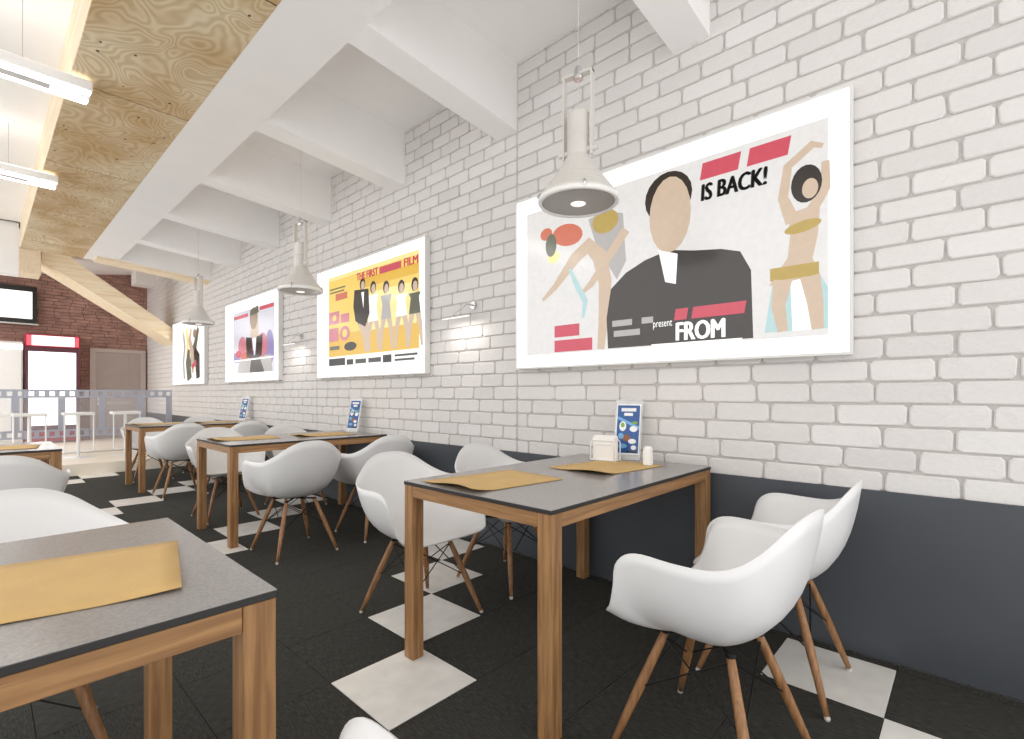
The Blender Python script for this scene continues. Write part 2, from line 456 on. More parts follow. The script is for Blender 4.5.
tag(eb, 'pale timber trim under the farthest ceiling beam', kind='structure')
eb = MB().prism([(XC - .02, 3.1), (WX + .02, 3.0), (WX + .02, 3.9), (XC - .02, 3.9)], 'y', 9.2, 9.45).build('ceiling_beam', M['white_paint'])
tag(eb, 'farthest white ceiling beam above pale timber trim', kind='structure')
dp = MB().box(XL, XA - .01, 9.55, 9.75, 2.75, 3.47).build('ceiling_drop', M['white_paint'])
tag(dp, 'white dropped ceiling panel left of the plywood end', kind='structure')
cp = MB().box(2.25, WX + .01, 12.9, 13.3, 3.45, 3.9, bevel=.01).build('trim_4', M['white_paint'])
tag(cp, 'small white ceiling block in the far corner', kind='structure')
# inclined timber rafter at the far end
dr = MB().prism([(.72, 3.62), (.72, 3.33), (2.59, 2.1), (2.59, 2.36), (1.18, 3.38), (.9, 3.62)], 'y', 11.3, 12.1).build('trim_5', M['pale_wood_x'])
tag(dr, 'inclined pale timber rafter crossing the brown brick wall', kind='structure')
dq = MB().box(.42, .70, 11.1, 11.6, 3.06, 3.62, bevel=.01).build('trim_6', M['pale_wood_y'])
tag(dq, 'pale timber block at the top of the rafter', kind='structure')

# ------------------------------------------------------------------ light boxes with prints
def emis(name, col, k=0.55):
    return mat(name, tuple(x * .3 for x in col[:3]) + (1,) if k else col, 0.15, noise=0.1, nscale=30, emit=col, es=k)
INK = dict(field=emis('print_offwhite', srgb(232, 230, 228), .55), char=emis('print_charcoal', srgb(74, 70, 68), .5), skin=emis('print_beige', srgb(206, 184, 162), .6),
           skin2=emis('print_tan', srgb(168, 140, 118), .5), hair=emis('print_brownblack', srgb(60, 52, 48), .4), red=emis('print_red', srgb(204, 84, 100), .6), black=emis('print_black', srgb(40, 38, 38), .4),
           white=emis('print_white', srgb(245, 245, 243), .8), gold=emis('print_gold', srgb(190, 164, 92), .55), aqua=emis('print_aqua', srgb(176, 206, 208), .65), grey=emis('print_grey_tone', srgb(180, 176, 174), .6),
           orange=emis('print_orange', srgb(214, 120, 96), .55), yellow=emis('print_yellow', srgb(238, 204, 108), .65), deep=emis('print_deep_yellow', srgb(228, 184, 76), .6), pale=emis('print_pale_yellow', srgb(242, 220, 150), .7),
           violet=emis('print_violet', srgb(150, 140, 190), .6), lilac=emis('print_lilac_grey', srgb(206, 204, 214), .7), olive=emis('print_olive_grey', srgb(112, 114, 100), .5), pink=emis('print_pink', srgb(206, 130, 142), .6))
INKN = list(INK)

def ell(cx, cy, rx, ry, n=20, rot=0):
    out = []
    for k in range(n):
        a = 2 * math.pi * k / n
        x, y = rx * math.cos(a), ry * math.sin(a)
        out.append((cx + x * math.cos(rot) - y * math.sin(rot), cy + x * math.sin(rot) + y * math.cos(rot)))
    return out
def bar(x0, x1, y0, y1, sk=0.0): return [(x0, y0), (x1, y0), (x1 + sk, y1), (x0 + sk, y1)]
def stroke(pts, w):
    """thin tapering ribbon"""
    L, R = [], []
    for i, p in enumerate(pts):
        a = pts[max(i - 1, 0)]; b = pts[min(i + 1, len(pts) - 1)]
        dx, dy = b[0] - a[0], b[1] - a[1]; n = math.hypot(dx, dy) or 1
        ww = w if not isinstance(w, (list, tuple)) else w[i]
        L.append((p[0] - dy / n * ww, p[1] + dx / n * ww)); R.append((p[0] + dy / n * ww, p[1] - dx / n * ww))
    return L + R[::-1]
def text_polys(txt, x, y, h, w=None, shear=0.0, bold=0.0):
    cu = bpy.data.curves.new('lettering', 'FONT'); cu.body = txt; cu.size = 1; cu.shear = shear; cu.offset = bold; cu.resolution_u = 3
    ob = bpy.data.objects.new('lettering', cu); COL.objects.link(ob)
    dg = bpy.context.evaluated_depsgraph_get(); me = bpy.data.meshes.new_from_object(ob.evaluated_get(dg))
    vs = [v.co.copy() for v in me.vertices]; fs = [tuple(p.vertices) for p in me.polygons]
    bpy.data.objects.remove(ob); bpy.data.curves.remove(cu)
    x0 = min(v.x for v in vs); x1 = max(v.x for v in vs); y0 = min(v.y for v in vs); y1 = max(v.y for v in vs)
    sy = h / (y1 - y0); sx = (w / (x1 - x0)) if w else sy
    return [((v.x - x0) * sx + x, (v.y - y0) * sy + y) for v in vs], fs

def print_mesh(name, shapes, to3d):
    """layered flat print: every shape lies a fraction of a millimetre above the one before"""
    V, F, MI = [], [], []
    for li, (ink, kind, data) in enumerate(shapes):
        n = len(V)
        if kind == 'poly':
            V += [to3d(p, li) for p in data]; F.append(tuple(range(n, n + len(data)))); MI.append(INKN.index(ink))
        else:
            vs, fs = data
            V += [to3d(p, li) for p in vs]
            for f in fs: F.append(tuple(n + q for q in f)); MI.append(INKN.index(ink))
    me = bpy.data.meshes.new(name); me.from_pydata(V, [], F)
    for k in INKN: me.materials.append(INK[k])
    me.polygons.foreach_set('material_index', MI)
    b = bmesh.new(); b.from_mesh(me); bmesh.ops.triangulate(b, faces=b.faces[:]); b.to_mesh(me); b.free()
    return me
P_ = lambda ink, pts: (ink, 'poly', pts)
def T_(ink, *a, **k):
    vs, fs = text_polys(*a, **k)                      # doubled with small shifts for a heavy face
    V, F = [], []
    for dx, dy in ((0, 0), (.005, 0), (.010, 0), (.005, .003)):
        n = len(V); V += [(x + dx, y + dy) for x, y in vs]; F += [tuple(q + n for q in f) for f in fs]
    return (ink, 'text', (V, F))

art1 = [P_('field', bar(.10, 1.86, .09, 1.05)),
        # left: smudges and long pale strokes
        P_('orange', ell(.44, .84, .12, .07, rot=-.2)), P_('orange', ell(.27, .88, .05, .04)), P_('pale', ell(.33, .72, .05, .04)), P_('olive', ell(.31, .80, .045, .075)),
        P_('grey', [(.6, .9), (.72, .92), (.84, .88), (.86, .6), (.8, .5), (.66, .72)]), P_('gold', ell(.72, .86, .09, .07)),
        P_('skin', stroke([(.24, .45), (.34, .52), (.5, .68), (.6, .74), (.68, .66), (.72, .5), (.71, .3), (.69, .1)], [.012, .022, .04, .05, .05, .045, .035, .025])),
        P_('skin', stroke([(.86, .78), (.74, .64), (.62, .5), (.56, .46)], [.03, .028, .022, .012])),
        P_('aqua', stroke([(.46, .62), (.52, .5), (.58, .4), (.56, .3)], [.01, .02, .02, .01])),
        # centre: charcoal mass with a plain beige oval over it
        P_('char', [(.74, .10), (.73, .28), (.76, .45), (.86, .53), (.98, .58), (1.12, .61), (1.26, .58), (1.40, .56), (1.49, .53), (1.54, .43), (1.55, .10)]),
        P_('hair', ell(1.115, .90, .135, .135)), P_('skin', ell(1.125, .80, .118, .205)),
        P_('white', [(1.06, .62), (1.17, .58), (1.16, .42), (1.10, .44)]),
        # right: tall pale figure shape in drapery
        P_('aqua', [(1.60, .12), (1.64, .38), (1.82, .38), (1.86, .30), (1.86, .12)]), P_('white', [(1.72, .12), (1.71, .36), (1.76, .36), (1.80, .12)]),
        P_('skin', stroke([(1.72, .62), (1.68, .74), (1.70, .88), (1.80, .95), (1.84, .93)], [.03, .022, .02, .018, .01])), P_('skin', stroke([(1.80, .66), (1.85, .74), (1.85, .86)], [.025, .02, .016])),
        P_('hair', ell(1.775, .78, .062, .085)), P_('skin', ell(1.79, .755, .032, .045)),
        P_('skin', [(1.70, .66), (1.83, .68), (1.82, .54), (1.80, .44), (1.83, .36), (1.62, .34), (1.70, .46), (1.71, .56)]), P_('gold', ell(1.76, .59, .075, .026, rot=.15)), P_('gold', bar(1.625, 1.825, .36, .42)),
        P_('skin', stroke([(1.68, .36), (1.66, .24), (1.68, .12)], [.04, .03, .022])), P_('skin', stroke([(1.79, .36), (1.81, .24), (1.82, .12)], [.04, .032, .024])),
        # lettering
        P_('red', bar(1.29, 1.48, .935, 1.02, .015)), P_('red', bar(1.52, 1.70, .935, 1.02, .015)), T_('black', 'IS BACK!', 1.295, .825, .085, .31, .08),
        P_('red', bar(.34, .535, .195, .27)), P_('red', bar(.34, .63, .10, .175)),
        P_('grey', bar(.77, .90, .225, .26)), P_('grey', bar(.78, .95, .165, .20)), P_('grey', bar(.96, 1.03, .225, .26)), ('white', 'text', text_polys('present', 1.03, .185, .045, .11)), P_('red', bar(1.15, 1.22, .225, .285, .01)), P_('red', bar(1.245, 1.51, .225, .285, .01)),
        T_('white', 'FROM', 1.16, .115, .095, .25), P_('white', bar(1.02, 1.50, .09, .105))]

art2 = [P_('pale', bar(.26, 1.86, .20, 1.06)), P_('yellow', bar(.27, 1.86, .22, 1.02)), P_('deep', bar(.27, 1.86, .22, .45)), P_('deep', bar(.9, 1.86, .86, .95)), P_('pale', bar(.95, 1.82, .44, .80)), P_('white', bar(.26, 1.86, .10, .22))]
for cx, h, body in ((.95, .92, 'hair'), (1.14, .86, 'white'), (1.36, .83, 'grey'), (1.60, .80, 'white'), (1.80, .79, 'olive')):
    art2 += [P_('skin', stroke([(cx - .02, .58), (cx - .07, .42), (cx - .09, .24)], [.04, .03, .018]) if body != 'hair' else stroke([(cx - .02, .58), (cx + .06, .42), (cx + .1, .24)], [.09, .07, .05])),
             P_('skin', stroke([(cx + .03, .58), (cx + .08, .42), (cx + .1, .24)], [.04, .03, .018])),
             P_(body, [(cx - .09, h - .09), (cx + .09, h - .09), (cx + .06, .66), (cx + .085, .52), (cx - .085, .52), (cx - .06, .66)]), P_('hair', ell(cx, h - .02, .05, .06)), P_('skin', ell(cx + .005, h - .035, .034, .045))]
art2 += [P_('hair', [(.80, .86), (1.06, .84), (1.08, .60), (1.0, .48), (.82, .55), (.78, .70)]), P_('white', [(.93, .82), (.98, .82), (.97, .66)]),
         T_('red', 'THE FIRST', .84, .945, .07, .38), P_('red', bar(1.25, 1.60, .945, 1.01)), T_('red', 'FILM', 1.64, .945, .07, .20),
         P_('orange', bar(.42, .66, .80, .87)), P_('olive', bar(.30, .62, .92, .935)), P_('olive', bar(.30, .60, .885, .90)),
         P_('pink', bar(.28, .50, .56, .69)), P_('pink', bar(.53, .70, .56, .65)), P_('pink', bar(.28, .48, .38, .52)), P_('pink', ell(.61, .45, .10, .075)), P_('yellow', ell(.61, .45, .05, .04)), P_('yellow', ell(.40, .625, .04, .03)),
         P_('olive', bar(.30, .50, .29, .33)), P_('hair', ell(.72, .31, .12, .045)),
         P_('black', bar(.28, .62, .125, .20)), P_('black', bar(.65, .78, .125, .18)), P_('char', bar(.82, 1.02, .13, .175)), P_('char', bar(1.06, 1.28, .13, .175)), P_('black', bar(1.31, 1.45, .12, .19)), P_('char', bar(1.50, 1.84, .165, .185)), P_('char', bar(1.50, 1.80, .125, .145))]
art3 = [P_('lilac', bar(.34, 1.82, .12, 1.0)), P_('violet', ell(1.66, .42, .14, .24)), P_('violet', bar(.36, 1.80, .28, .42)), P_('grey', [(.5, .12), (.6, .34), (1.7, .34), (1.76, .12)]),
        P_('pink', ell(.70, .50, .16, .14)), P_('red', ell(.55, .40, .12, .05)), P_('orange', ell(.8, .36, .16, .05)), P_('pink', ell(1.42, .48, .18, .16)),
        P_('skin', [(1.0, .60), (1.30, .60), (1.26, .94), (1.04, .94)]), P_('skin2', ell(1.12, .86, .14, .15)), P_('olive', [(1.0, .98), (1.28, 1.02), (1.3, .92), (.98, .90)]), P_('hair', [(.84, .62), (1.06, .60), (1.12, .30), (.86, .34)]), P_('hair', [(1.22, .60), (1.44, .62), (1.4, .34), (1.18, .30)]),
        P_('char', [(.98, .12), (1.04, .36), (1.3, .36), (1.5, .12)]), P_('white', [(1.08, .58), (1.2, .58), (1.16, .34)]),
        P_('red', bar(.36, .92, .90, .95)), P_('red', bar(1.34, 1.80, .94, .99)), P_('white', bar(.36, 1.80, .295, .315))]
art4 = [P_('white', bar(.5, 1.80, .08, 1.0)), P_('grey', stroke([(.7, .95), (.8, .7), (.72, .4), (.78, .1)], .05)), P_('pale', stroke([(.9, 1.0), (1.0, .75), (.95, .5)], .08)),
        P_('olive', stroke([(1.6, .96), (1.45, .7), (1.3, .5), (1.2, .3)], [.06, .09, .14, .1])), P_('skin', stroke([(1.2, .98), (1.1, .8), (1.25, .55), (1.3, .2)], [.05, .08, .1, .06])), P_('olive', stroke([(1.05, .62), (1.0, .4), (1.1, .08)], [.06, .14, .14])),
        P_('hair', stroke([(1.4, .60), (1.55, .45), (1.6, .1)], [.06, .14, .1])), P_('red', stroke([(1.25, .3), (1.5, .38)], .045)), P_('skin2', ell(1.4, .88, .1, .08))]

def light_box(y0, art, label):
    y1 = y0 + LBW
    r = empty('light_box', (WX, (y0 + y1) / 2, 1.29), label=label, cat='light box', group='poster light boxes on the brick wall')
    h = LBW / 2
    MB().box(-.045, -.0055, -h + .004, h - .004, .004, LBH - .004).build('housing', M['box_frame'], r)
    f = MB()
    for a in ((-.062, -.0445, -h, h, 0, .012), (-.062, -.0445, -h, h, LBH - .012, LBH), (-.062, -.0445, -h, -h + .012, .012, LBH - .012), (-.062, -.0445, h - .012, h, .012, LBH - .012)): f.box(*a)
    f.build('frame', M['box_frame'], r)
    MB().box(-.056, -.0446, -h + .0125, h - .0125, .0125, LBH - .0125).build('glowing_panel', M['box_glow'], r)
    me = print_mesh('poster', art, lambda p, li: (-.0564 - li * .00008, h - p[0], p[1]))
    o = link('poster', me, None, r)
    return r
light_box(boxes[0][0], art1, 'large glowing poster light box with a charcoal figure, nearest on the brick wall')
light_box(boxes[1][0], art2, 'glowing light box with a yellow poster of standing figures')
light_box(boxes[2][0], art3, 'glowing light box with a pale violet poster and red lettering')
light_box(boxes[3][0], art4, 'farthest light box with a white and olive sketch poster')

# ------------------------------------------------------------------ pendant lamps
def make_pendant():
    r = empty('pendant_lamp')
    # origin at the rim
    prof = [(.182, .002), (.184, .018)]
    n = 11
    for k in range(n + 1):                      # ribbed cone
        t = k / n
        rad = .055 + .126 * (1 - t) ** 1.12
        prof += [(rad, .02 + t * .185), (rad - .003, .02 + t * .185 + .008)]
    prof += [(.052, .216), (.051, .30), (.053, .302), (.053, .31), (.051, .312), (.051, .405), (.046, .415), (0, .415)]
    MB().lathe(prof, 40).build('shade', M['lamp_grey'], r, smooth=False)
    MB().lathe([(.170, .002), (.172, -.010), (.184, -.012), (.190, -.002), (.187, .012), (.18, .014)], 40).build('rim', M['lamp_rim'], r, smooth=True)
    MB().lathe([(.171, -.004), (.12, -.008), (0, -.0105)], 40).build('lens', M['lamp_glass'], r, smooth=True)
    MB().lathe([(.036, -.0105), (.03, -.014), (0, -.0155)], 20).build('bulb', M['lamp_bulb'], r, smooth=True)
    b = MB()
    for s in (-1, 1): b.box(-.017, .017, s * .070 - .005, s * .070 + .005, .205, .60, bevel=.001)
    b.box(-.017, .017, -.075, .075, .590, .60)
    b.build('bracket', M['lamp_grey'], r)
    for s in (-1, 1):
        MB().tube([(0, s * .045, .235), (0, s * .072, .235), (0, s * .098, .235)], [.014, .014, .012], 12).build('clamp_knob', M['lamp_grey'], r)
    MB().tube([(0, 0, .572), (0, 0, .585), (0, 0, .63), (0, 0, .64)], [.022, .024, .016, .006], 14).build('cord_grip', M['chrome'], r)
    for a in (.6, 2.2, 3.7, 5.3):
        c, s = math.cos(a), math.sin(a)
        MB().tube([(c * .185, s * .185, -.006), (c * .193, s * .193, .012), (c * .178, s * .178, .03)], .006, 6).build('rim_clip', M['chrome'], r)
    MB().tube([(0, 0, .41), (0, 0, 1.47)], .0022, 6).build('cord', M['lamp_grey'], r)
    return r
pend = make_pendant()
PY = 1.355; PP = 2.95
for k, lab in enumerate(['light grey industrial pendant lamp in front of the charcoal figure poster', 'light grey pendant lamp hanging beside the yellow poster', 'light grey pendant lamp hanging in front of the farthest poster']):
    o = pend if k == 0 else copy_tree(pend)
    o.location = (1.92, PY + PP * k, 2.025); o.rotation_euler.z = math.radians(12)
    tag(o, lab, 'lamp', 'pendant lamps over the wall tables')

# ------------------------------------------------------------------ ceiling tube lights
def tube_light(y, label, x0=-.12):
    r = empty('tube_light', (x0, y, 3.0), label=label, cat='lamp', group='linear lamps under the left ceiling')
    MB().box(-1.0, .61, -.10, .10, .012, .075, bevel=.006).build('housing', M['white_metal'], r)
    for s in (-1, 1): MB().box(-.99, .60, s * .066 - .026, s * .066 + .026, 0, .0119, bevel=.004).build('diffuser', M['tube_light'], r)
    MB().box(-.98, .59, -.08, .08, .0755, .082).build('upper_diffuser', M['uplight'], r)
    MB().box(-.9, .42, -.038, .038, -.001, .0119).build('slot', M['slot_grey'], r)
    for x in (-.7, .3): MB().tube([(x, 0, .082), (x, 0, .459)], .003, 6).build('suspension_wire', M['chrome'], r)
tube_light(4.13, 'white linear tube light hanging nearest, in front of the plywood')
tube_light(6.1, 'white linear tube light hanging farther along the plywood bulkhead')
tube_light(8.1, 'unseen white tube light added to brighten the far half, before the raised platform', -.75)  # extra lamp out of view, added to brighten the far half
tube_light(11.0, 'unseen white tube light added to brighten the raised platform, nearer one', -.66)  # added outside the frame to lift the dim platform end
tube_light(12.4, 'unseen white tube light added to brighten the far end, by the back wall', -.66)  # another added lamp, unseen, to light the back wall

# ------------------------------------------------------------------ wall sconces between the light boxes
def sconce(y, label):
    r = empty('wall_sconce', (WX - .006, y, 1.80), label=label, cat='lamp', group='picture sconces between the light boxes')
    MB().tube([(0, 0, 0), (-.018, 0, 0)], .028, 16).build('wall_plate', M['chrome'], r)
    MB().tube([(-.018, 0, 0), (-.07, .01, .005), (-.12, .08, -.06), (-.13, .10, -.085)], .006, 8).build('arm', M['chrome'], r)
    MB().tube([(-.13, -.10, -.09), (-.13, .24, -.09)], .008, 10).build('lamp_bar', M['chrome'], r)
    MB().box(-.136, -.124, -.08, .22, -.103, -.098).build('light_strip', M['lamp_bulb'], r)
    l = bpy.data.lights.new('sconce_light', 'AREA'); l.shape = 'RECTANGLE'; l.size = .3; l.size_y = .03; l.energy = 0.8; l.color = (1, .96, .9)
    lo = bpy.data.objects.new('sconce_light', l); COL.objects.link(lo); lo.parent = r; lo.location = (-.13, .07, -.106); lo.rotation_euler = (0, 0, math.pi / 2)
sconce(2.80, 'thin chrome wall sconce between charcoal and yellow posters')
sconce(2.80 + LBP, 'thin chrome wall sconce between yellow and violet posters')

# ------------------------------------------------------------------ tables
TZ = .75; LS = .058
def make_table(w, d):
    """origin at the floor, centre; w along x, d along y"""
    r = empty('dining_table')
    hw, hd = w / 2, d / 2
    tp = MB().box(-hw, hw, -hd, hd, TZ - .0155, TZ - .0015, bevel=.0015).build('table_top', M['table_edge'], r)
    MB().box(-hw + .0012, hw - .0012, -hd + .0012, hd - .0012, TZ - .0016, TZ).build('top_sheet', M['table_top'], tp)
    for sx in (-1, 1):
        for sy in (-1, 1):
            MB().box(-LS / 2, LS / 2, -LS / 2, LS / 2, 0, TZ - .0155, bevel=.002).build('leg', M['oak_z'], r, (sx * (hw - LS / 2 - .002), sy * (hd - LS / 2 - .002), 0))
    a0, a1 = TZ - .064, TZ - .0157
    for s in (-1, 1):
        MB().box(-hw + LS + .003, hw - LS - .003, -.011, .011, a0, a1, bevel=.0015).build('apron', M['oak_x'], r, (0, s * (hd - .014), 0))
        MB().box(-.011, .011, -hd + LS + .003, hd - LS - .003, a0, a1, bevel=.0015).build('apron', M['oak_y'], r, (s * (hw - .014), 0, 0))
    return r
TL, TW = 1.315, .80
T0 = .975
tables = []
tt = make_table(TL, TW)
spots = [(1.235 + TL / 2, T0 + TW / 2, 'grey topped oak table with napkin holder and salt shaker by the wall', 'tables along the brick wall'),
         (1.235 + TL / 2, T0 + PP + TW / 2, 'grey topped oak table below the yellow poster', 'tables along the brick wall'),
         (1.235 + TL / 2, T0 + 2 * PP + TW / 2, 'farthest oak table, beside the film strip railing', 'tables along the brick wall'),
         (.387 - TL / 2, .965 + TW / 2, 'oak table in the left foreground, closest to the camera', 'tables in the left row'),
         (.387 - TL / 2, 4.5 + TW / 2, 'oak table at the left edge behind two white chairs', 'tables in the left row')]
for k, (x, y, lab, g) in enumerate(spots):
    o = tt if k == 0 else copy_tree(tt)
    o.location = (x, y, 0); tag(o, lab, 'table', g)

# ------------------------------------------------------------------ chairs
def catmull(P, n):
    out = []
    N = len(P)
    for i in range(N):
        p0, p1, p2, p3 = (Vector(P[(i + k) % N]) for k in (-1, 0, 1, 2))
        for j in range(n):
            t = j / n
            out.append(.5 * ((2 * p1) + (p2 - p0) * t + (2 * p0 - 5 * p1 + 4 * p2 - p3) * t * t + (3 * p1 - p0 - 3 * p2 + p3) * t ** 3))
    return out

def shell_mesh():
    half = [(.10, .264, .428), (.175, .256, .428), (.228, .236, .435), (.258, .208, .454), (.276, .185, .490), (.289, .166, .546), (.301, .150, .615), (.303, .115, .653), (.304, .06, .667),
            (.303, -.03, .665), (.290, -.12, .666), (.264, -.185, .682), (.214, -.232, .718), (.152, -.266, .766), (.08, -.286, .796)]
    rim = [(0, .266, .428)] + half + [(0, -.290, .803)] + [(-x, y, z) for x, y, z in half[::-1]]
    R = catmull(rim, 3)
    C0 = Vector((0, 0, .380))
    rings = 12
    b = bmesh.new()
    c = b.verts.new(C0)
    G = []
    for p in R:
        d = p - C0; d.z = 0
        front = max(0, d.y / .3) ** 2 * max(0, 1 - abs(p.x) / .26)        # seat front: gentle waterfall
        p1 = C0 + d * .76; p1.z = .377 + .016 * front
        p2 = C0 + d * (.91 - .10 * front); p2.z = (.415 + (p.z - .415) * .42) * (1 - front) + (p.z + .012) * front
        col = []
        for k in range(1, rings + 1):
            t = k / rings
            q = C0 * (1 - t) ** 3 + p1 * 3 * t * (1 - t) ** 2 + p2 * 3 * t * t * (1 - t) + p * t ** 3
            col.append(b.verts.new(q))
        G.append(col)
    N = len(G)
    for i in range(N):
        A, B = G[i], G[(i + 1) % N]
        b.faces.new((c, A[0], B[0]))
        for k in range(rings - 1): b.faces.new((A[k], A[k + 1], B[k + 1], B[k]))
    bmesh.ops.recalc_face_normals(b, faces=b.faces[:])
    bmesh.ops.solidify(b, geom=b.faces[:], thickness=.005)
    bmesh.ops.recalc_face_normals(b, faces=b.faces[:])
    me = bpy.data.meshes.new('seat_shell'); b.to_mesh(me); b.free()
    return me

def make_chair():
    r = empty('shell_armchair')
    link('seat_shell', shell_mesh(), M['shell'], r, smooth=True)
    F = {}
    for sx in (-1, 1):
        for sy in (-1, 1):
            top = Vector((sx * .098, sy * .102, .374)); bot = Vector((sx * .208, sy * .222, .012))
            F[sx, sy] = (top, bot)
            lg = MB().tube([top + (bot - top) * t for t in (0, .12, .5, .8, 1)], [.012, .0135, .0155, .0125, .0095], 12).build('leg', M['leg_wood'], r, smooth=True)
            MB().tube([bot, bot + (bot - top).normalized() * .008, Vector((bot.x + sx * .002, bot.y + sy * .002, 0))], [.0098, .010, .008], 10).build('foot_glide', M['glide'], lg)
            MB().tube([top + (bot - top) * .0 + Vector((0, 0, .006)), top + (bot - top) * .012], .0135, 10).build('leg_socket', M['black_metal'], lg)
    at = lambda k, t: F[k][0] + (F[k][1] - F[k][0]) * t
    w = MB()
    for a, c in (((-1, -1), (1, -1)), ((-1, 1), (1, 1)), ((-1, -1), (-1, 1)), ((1, -1), (1, 1))):
        w.tube([at(a, .04), at(c, .50)], .0028, 6); w.tube([at(c, .04), at(a, .50)], .0028, 6)
    w.build('wire_brace', M['black_metal'], r)
    p = MB()
    p.tube([at((-1, -1), .0), at((1, 1), .0)], .006, 6); p.tube([at((1, -1), .0), at((-1, 1), .0)], .006, 6)
    p.build('mount_frame', M['black_metal'], r)
    return r
chair = make_chair()
NX, FX = 1.575, 2.19
chairs = [
    (1.563, T0 - .38, -5, 'white shell armchair at the right foreground, nearest of the pair by the slate panel', 'near'),
    (FX, T0 - .39, 0, 'white shell armchair in the right foreground tucked against the slate panel', 'near'),
    (NX - .03, T0 + TW + .29, 180, 'white shell armchair behind the napkin holder table, on its aisle side', 'far'),
    (FX, T0 + TW + .29, 180, 'white shell armchair behind the napkin holder table, on its wall side', 'far'),
    (NX - .03, T0 + PP - .36, 0, 'white shell armchair on the aisle, its back turned, below the yellow poster', 'near'),
    (FX, T0 + PP - .36, 0, 'white shell armchair by the wall, its back turned, below the yellow poster', 'near'),
    (NX - .03, T0 + PP + TW + .29, 180, 'white shell armchair behind the yellow poster table, aisle side', 'far'),
    (FX, T0 + PP + TW + .29, 180, 'white shell armchair behind the yellow poster table, wall side', 'far'),
    (NX - .03, T0 + 2 * PP - .36, 0, 'white shell armchair on the aisle side before the farthest table', 'near'),
    (FX, T0 + 2 * PP - .36, 0, 'white shell armchair on the wall side before the farthest table', 'near'),
    (NX - .03, T0 + 2 * PP + TW + .29, 180, 'white shell armchair behind the farthest table, aisle side', 'far'),
    (FX, T0 + 2 * PP + TW + .29, 180, 'white shell armchair behind the farthest table, wall side', 'far'),
    (.07, .535, 0, 'white shell armchair cut off at the bottom edge, only its arm showing', 'near'),
    (.07, .965 + TW + .29, 180, 'white shell armchair rising behind the left foreground table', 'far'),
    (.07, 3.93, 0, 'white shell armchair, back turned, before the oak table at the left edge', 'near')]
for k, (x, y, a, lab, g) in enumerate(chairs):
    o = chair if k == 0 else copy_tree(chair)
    o.location = (x, y, 0); o.rotation_euler = (0, 0, math.radians(a))
    tag(o, lab, 'chair', 'white shell armchairs at the tables')

# ------------------------------------------------------------------ placemats
def mat_mesh(w, d, curl, seed):
    rg = random.Random(seed)
    nx, ny = 14, 8
    b = bmesh.new()
    ph = rg.uniform(0, 6)
    g = []
    for i in range(nx + 1):
        row = []
        for j in range(ny + 1):
            x, y = (i / nx - .5) * w, (j / ny - .5) * d
            e = max(0, 1 - (i / nx) / .28) ** 2
            z = curl * e * (.55 + .45 * math.sin(j / ny * 4 + ph)) + .0015 * (1 + math.sin(i * .9 + ph) * math.sin(j * .7))
            row.append(b.verts.new((x, y, z)))
        g.append(row)
    for i in range(nx):
        for j in range(ny): b.faces.new((g[i][j], g[i + 1][j], g[i + 1][j + 1], g[i][j + 1]))
    bmesh.ops.recalc_face_normals(b, faces=b.faces[:])
    bmesh.ops.solidify(b, geom=b.faces[:], thickness=-.0012)
    zmin = min(v.co.z for v in b.verts)
    for v in b.verts: v.co.z -= zmin
    me = bpy.data.meshes.new('placemat'); b.to_mesh(me); b.free()
    for p in me.polygons: p.use_smooth = True
    me.materials.append(M['paper'])
    return me
mm = [mat_mesh(.49, .35, .022, 1), mat_mesh(.49, .35, .018, 4)]
def placemat(x, y, rz, m, label):
    o = bpy.data.objects.new('placemat', m); COL.objects.link(o)
    o.location = (x, y, TZ + .0005); o.rotation_euler.z = math.radians(rz)
    tag(o, label, 'placemat', 'tan paper placemats on the tables')
placemat(1.50, T0 + .52, -7, mm[0], 'tan paper placemat with curled edge at the aisle end of the napkin holder table')
placemat(2.17, T0 + .38, -7, mm[1], 'tan paper placemat under the salt shaker')
placemat(1.50, T0 + PP + .50, -7, mm[0], 'tan paper placemat at aisle end of the table below the yellow poster')
placemat(2.14, T0 + PP + .40, -7, mm[1], 'tan paper placemat at wall end of the table below the yellow poster')
placemat(1.50, T0 + 2 * PP + .50, -7, mm[0], 'tan paper placemat at aisle end of the farthest table')
placemat(2.14, T0 + 2 * PP + .40, -7, mm[1], 'tan paper placemat at wall end of the farthest table')
placemat(.045, 1.325, 168, mat_mesh(.52, .38, .006, 6), 'large tan paper placemat on the left foreground table')
placemat(.05, 4.86, -7, mm[1], 'tan paper placemat on the oak table at the left edge')

# ------------------------------------------------------------------ table-top items
def napkin_holder(x, y, label):
    r = empty('napkin_holder', (x, y, TZ + .006), math.radians(-78), label, 'napkin holder'); r.scale = (1.2, 1.2, 1.3)
    w = MB()
    for yy in (-.03, .03):
        w.tube([(-.06, yy, .003), (-.06, yy, .075), (-.052, yy, .085), (.052, yy, .085), (.06, yy, .075), (.06, yy, .003)], .003, 6)
        w.tube([(-.045, yy, .003), (-.045, yy, .06), (-.038, yy, .068), (.038, yy, .068), (.045, yy, .06), (.045, yy, .003)], .002, 6)
    for xx in (-.06, .06): w.tube([(xx, -.03, .003), (xx, .03, .003)], .003, 6)
    w.build('wire_frame', M['white_metal'], r)
    MB().box(-.062, .062, -.032, .032, 0, .003).build('base', M['white_metal'], r)
    for k in range(7):
        MB().box(-.052 - .001 * (k % 2), .052, -.025 + k * .0072, -.0195 + k * .0072, .0032, .098 + .003 * (k % 3), bevel=.001).build('napkin', M['napkin'], r)
napkin_holder(2.355, T0 + .505, 'white wire napkin holder filled with napkins')
o = empty('salt_shaker', (2.345, T0 + .245, TZ + .0042), 0, 'small white porcelain salt shaker beside the napkin holder', 'salt shaker'); o.scale = (1.2, 1.2, 1.25)
